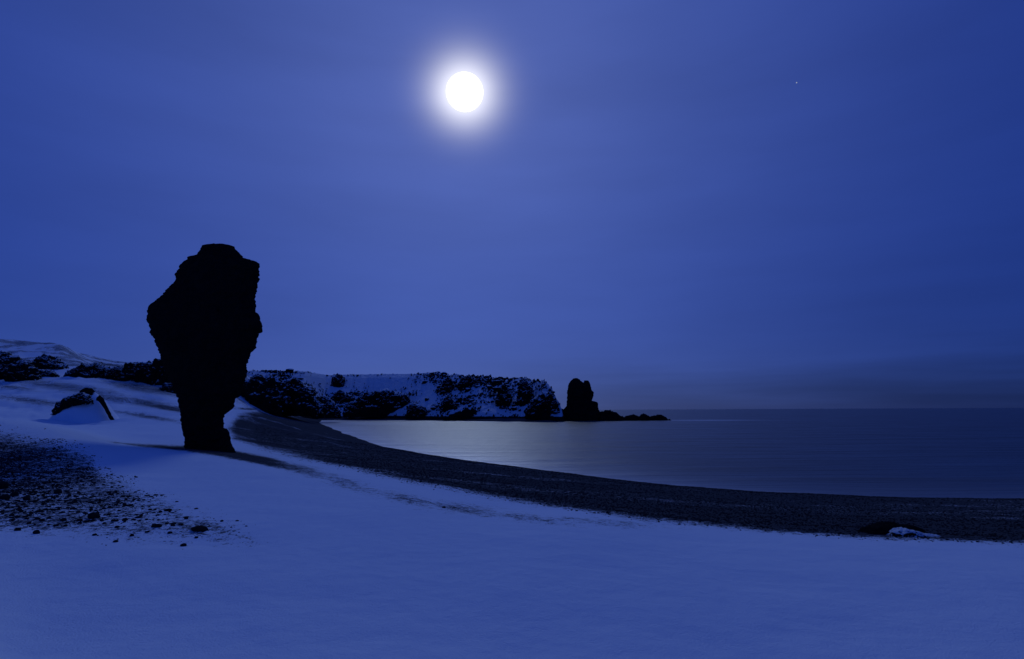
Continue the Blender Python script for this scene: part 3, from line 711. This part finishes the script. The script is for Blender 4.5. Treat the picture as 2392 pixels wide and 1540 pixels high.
# ------------------------------------------------------------------ stones on the snow
PM = [pebble_mesh('stone', 500 + s, 2, 0.25, M_PEB) for s in range(8)]
def stone(name, px, py, wpx, ratio, label, mi, group=None):
    p_ = hit(px, py); s = wpx * K / FPX * p_[1] * 0.5
    o = bpy.data.objects.new(name, PM[mi % 8]); COL.objects.link(o)
    o.location = (p_[0], p_[1], p_[2] + s * ratio * 0.35); o.scale = (s, s * 0.8, s * ratio); o.rotation_euler = (0, RNG.uniform(-0.1, 0.15), RNG.uniform(-0.5, 0.5))
    return tag(o, label, 'stone', group)
BIG = [(466, 1238, 37, 0.36, 'largest stone, dark, long and flat, at the right of the pebbly snow patch'),
       (218, 1210, 25, 0.75, 'second-largest dark stone, rounded, low in the middle of the pebbly snow patch'),
       (135, 1153, 16, 1.0, 'round dark stone in the dense upper part of the pebbly patch'),
       (366, 1230, 24, 0.4, 'thin flat dark stone left of the largest long one'),
       (392, 1193, 17, 0.45, 'flat dark stone above the largest long one'),
       (428, 1275, 13, 0.7, 'lowest dark stone, below the largest long one'),
       (148, 1216, 14, 0.7, 'dark stone just left of the second-largest rounded one'),
       (291, 1216, 11, 0.9, 'small round dark stone right of the second-largest rounded one'),
       (85, 1246, 15, 0.8, 'dark stone near the lower left edge of the pebbly patch'),
       (308, 1252, 9, 0.9, 'small dark stone alone on the clean lower edge of the pebbly patch'),
       (270, 1266, 11, 0.7, 'dark stone at the very bottom of the pebbly patch, below the rounded one'),
       (41, 1239, 14, 0.7, 'dark stone in the lower left corner of the pebbly patch'),
       (4, 1140, 26, 0.9, 'big dark stone cut by the left edge of the picture'),
       (11, 1165, 22, 0.7, 'dark stone below the big one at the left edge'),
       (34, 1158, 16, 0.8, 'dark stone just right of the pair at the left edge'),
       (62, 1168, 14, 0.9, 'dark stone a little inside the left edge, right of three others'),
       (324, 1209, 16, 0.35, 'flat dark sliver of stone above the thin flat one'),
       (268, 1217, 16, 0.35, 'flat dark sliver of stone beside the second-largest rounded one'),
       (318, 1115, 7, 0.6, 'tiny lone dark stone on clean snow above the pebbly patch'),
       (1036, 1186, 10, 0.5, 'dark stone in the faint gravel streak on the middle snow slope')]
for i, (px, py, w_, rt_, lab) in enumerate(BIG): stone('stone', px, py, w_, rt_, lab, i)

# the many smaller pebbles of the patch
N_TRY = 300000
x = RNG.uniform(-22, 1.0, N_TRY); y = RNG.uniform(6, 20.5, N_TRY)
z = height(x, y); ppx, ppy = project(x, y, z)
psd_ = poly_sd(ppx, ppy, PATCH); clump = fbm(np.stack([x * 1.1, y * 1.1, 0 * x], 1), 3, 91)
dn = sstep(-4, 75, psd_ + 30 * clump) * (0.22 + 0.78 * sstep(560, 20, ppx)) * (0.5 + 0.5 * sstep(1240, 1130, ppy)) * (0.75 + 0.9 * clump)
clear = np.ones(N_TRY, bool)          # no pebble inside a larger stone
for px_, py_, w_, *_r in BIG:
    h_ = hit(px_, py_); clear &= np.hypot(x - h_[0], y - h_[1]) > 0.045 + 0.62 * w_ * K / FPX * h_[1]
keep = (RNG.random(N_TRY) < dn * 0.9) & (ppx > -120) & clear
x, y, z, ppx = x[keep], y[keep], z[keep], ppx[keep]
s = 0.005 + 0.023 * RNG.random(len(x)) ** 6
app = s / y * (ppx > 0)
order = np.argsort(-app)
PEB_LABEL = 'small dark pebble sticking out of the snow in the pebbly patch'
for i in order[:280]:
    o = bpy.data.objects.new('pebble', PM[i % 8]); COL.objects.link(o)
    o.location = (x[i], y[i], z[i] + 0.2 * s[i]); o.scale = (s[i] * RNG.uniform(0.9, 1.5), s[i], s[i] * RNG.uniform(0.5, 0.85)); o.rotation_euler = (0, 0, RNG.uniform(0, 6.28))
    tag(o, PEB_LABEL, 'pebble', 'pebbles sticking out of the snowy patch')
def scatter(name, x, y, z, s, material):
    t = (1 + 5 ** 0.5) / 2
    b = np.array([(-1, t, 0), (1, t, 0), (-1, -t, 0), (1, -t, 0), (0, -1, t), (0, 1, t), (0, -1, -t), (0, 1, -t), (t, 0, -1), (t, 0, 1), (-t, 0, -1), (-t, 0, 1)]) / 1.9
    fi = np.array([(0, 11, 5), (0, 5, 1), (0, 1, 7), (0, 7, 10), (0, 10, 11), (1, 5, 9), (5, 11, 4), (11, 10, 2), (10, 7, 6), (7, 1, 8), (3, 9, 4), (3, 4, 2), (3, 2, 6), (3, 6, 8), (3, 8, 9), (4, 9, 5), (2, 4, 11), (6, 2, 10), (8, 6, 7), (9, 8, 1)])
    n = len(x); a = RNG.uniform(0, 6.28, n); sc = np.stack([s * RNG.uniform(0.8, 1.6, n), s, s * RNG.uniform(0.45, 0.8, n)], 1)
    vb = b[None] * (1 + RNG.uniform(-0.22, 0.22, (n, 12, 1))) * sc[:, None]
    c, q_ = np.cos(a)[:, None], np.sin(a)[:, None]
    vx = vb[..., 0] * c - vb[..., 1] * q_; vy = vb[..., 0] * q_ + vb[..., 1] * c
    P_ = np.stack([vx + x[:, None], vy + y[:, None], vb[..., 2] + (z + 0.2 * s)[:, None]], -1).reshape(-1, 3)
    F_ = (fi[None] + (np.arange(n) * 12)[:, None, None]).reshape(-1, 3)
    return mesh_obj(name, P_, F_, material, smooth=True)
r_ = order[280:]
tag(scatter('gravel', x[r_], y[r_], z[r_], s[r_], M_PEB), 'fine dark pebbles thickly strewn through the snowy patch', 'gravel', kind='stuff')
# pebbles of the beach
N_TRY = 130000
th_ = RNG.uniform(math.radians(-24), math.radians(44), N_TRY); rr_ = np.exp(RNG.uniform(math.log(9), math.log(75), N_TRY))
x, y = rr_ * np.sin(th_), rr_ * np.cos(th_); z = height(x, y); ppx, ppy = project(x, y, z)
b_ = poly_sd(ppx, ppy, BEACH)
keep = (RNG.random(N_TRY) < 0.42 * sstep(-11, 14, b_)) & (z > 0.02)
x, y, z = x[keep], y[keep], z[keep]
tag(scatter('beach_pebbles', x, y, z, 0.005 + 0.0005 * y + 0.016 * RNG.random(len(x)) ** 5, M_PEB), 'countless dark pebbles of the curving beach', 'pebbles', kind='stuff')

# ------------------------------------------------------------------ the moon
import bmesh
bm = bmesh.new(); MD = 40000.0; bmesh.ops.create_uvsphere(bm, u_segments=96, v_segments=48, radius=MD * math.tan(math.radians(1.72)))
me = bpy.data.meshes.new('moon'); bm.to_mesh(me); bm.free(); me.materials.append(moon_material())
me.polygons.foreach_set('use_smooth', np.full(len(me.polygons), True))
o = bpy.data.objects.new('moon', me); COL.objects.link(o); o.location = tuple(MOON * MD + np.array([0, 0, ZC]))
tag(o, 'bright full moon glaring white in the blue night sky', 'moon')

# ------------------------------------------------------------------ one faint star
star_m = bpy.data.materials.new('starlight'); star_m.use_nodes = True; star_m.node_tree.nodes.clear()
_e = star_m.node_tree.nodes.new('ShaderNodeEmission'); _e.inputs[0].default_value = (0.75, 0.82, 1, 1); _e.inputs[1].default_value = 0.42
_o = star_m.node_tree.nodes.new('ShaderNodeOutputMaterial'); star_m.node_tree.links.new(_e.outputs[0], _o.inputs[0])
bm = bmesh.new(); bmesh.ops.create_icosphere(bm, subdivisions=2, radius=MD * math.tan(math.radians(0.052)))
star_me = bpy.data.meshes.new('star'); bm.to_mesh(star_me); bm.free(); star_me.materials.append(star_m)
for px_, py_, lab in ((1860, 193, 'tiny faint star high in the sky right of the moon'),):
    d_ = ray(px_, py_); d_ = d_ / np.linalg.norm(d_)
    o = bpy.data.objects.new('star', star_me); COL.objects.link(o); o.location = tuple(d_ * MD + np.array([0, 0, ZC]))
    tag(o, lab, 'star')
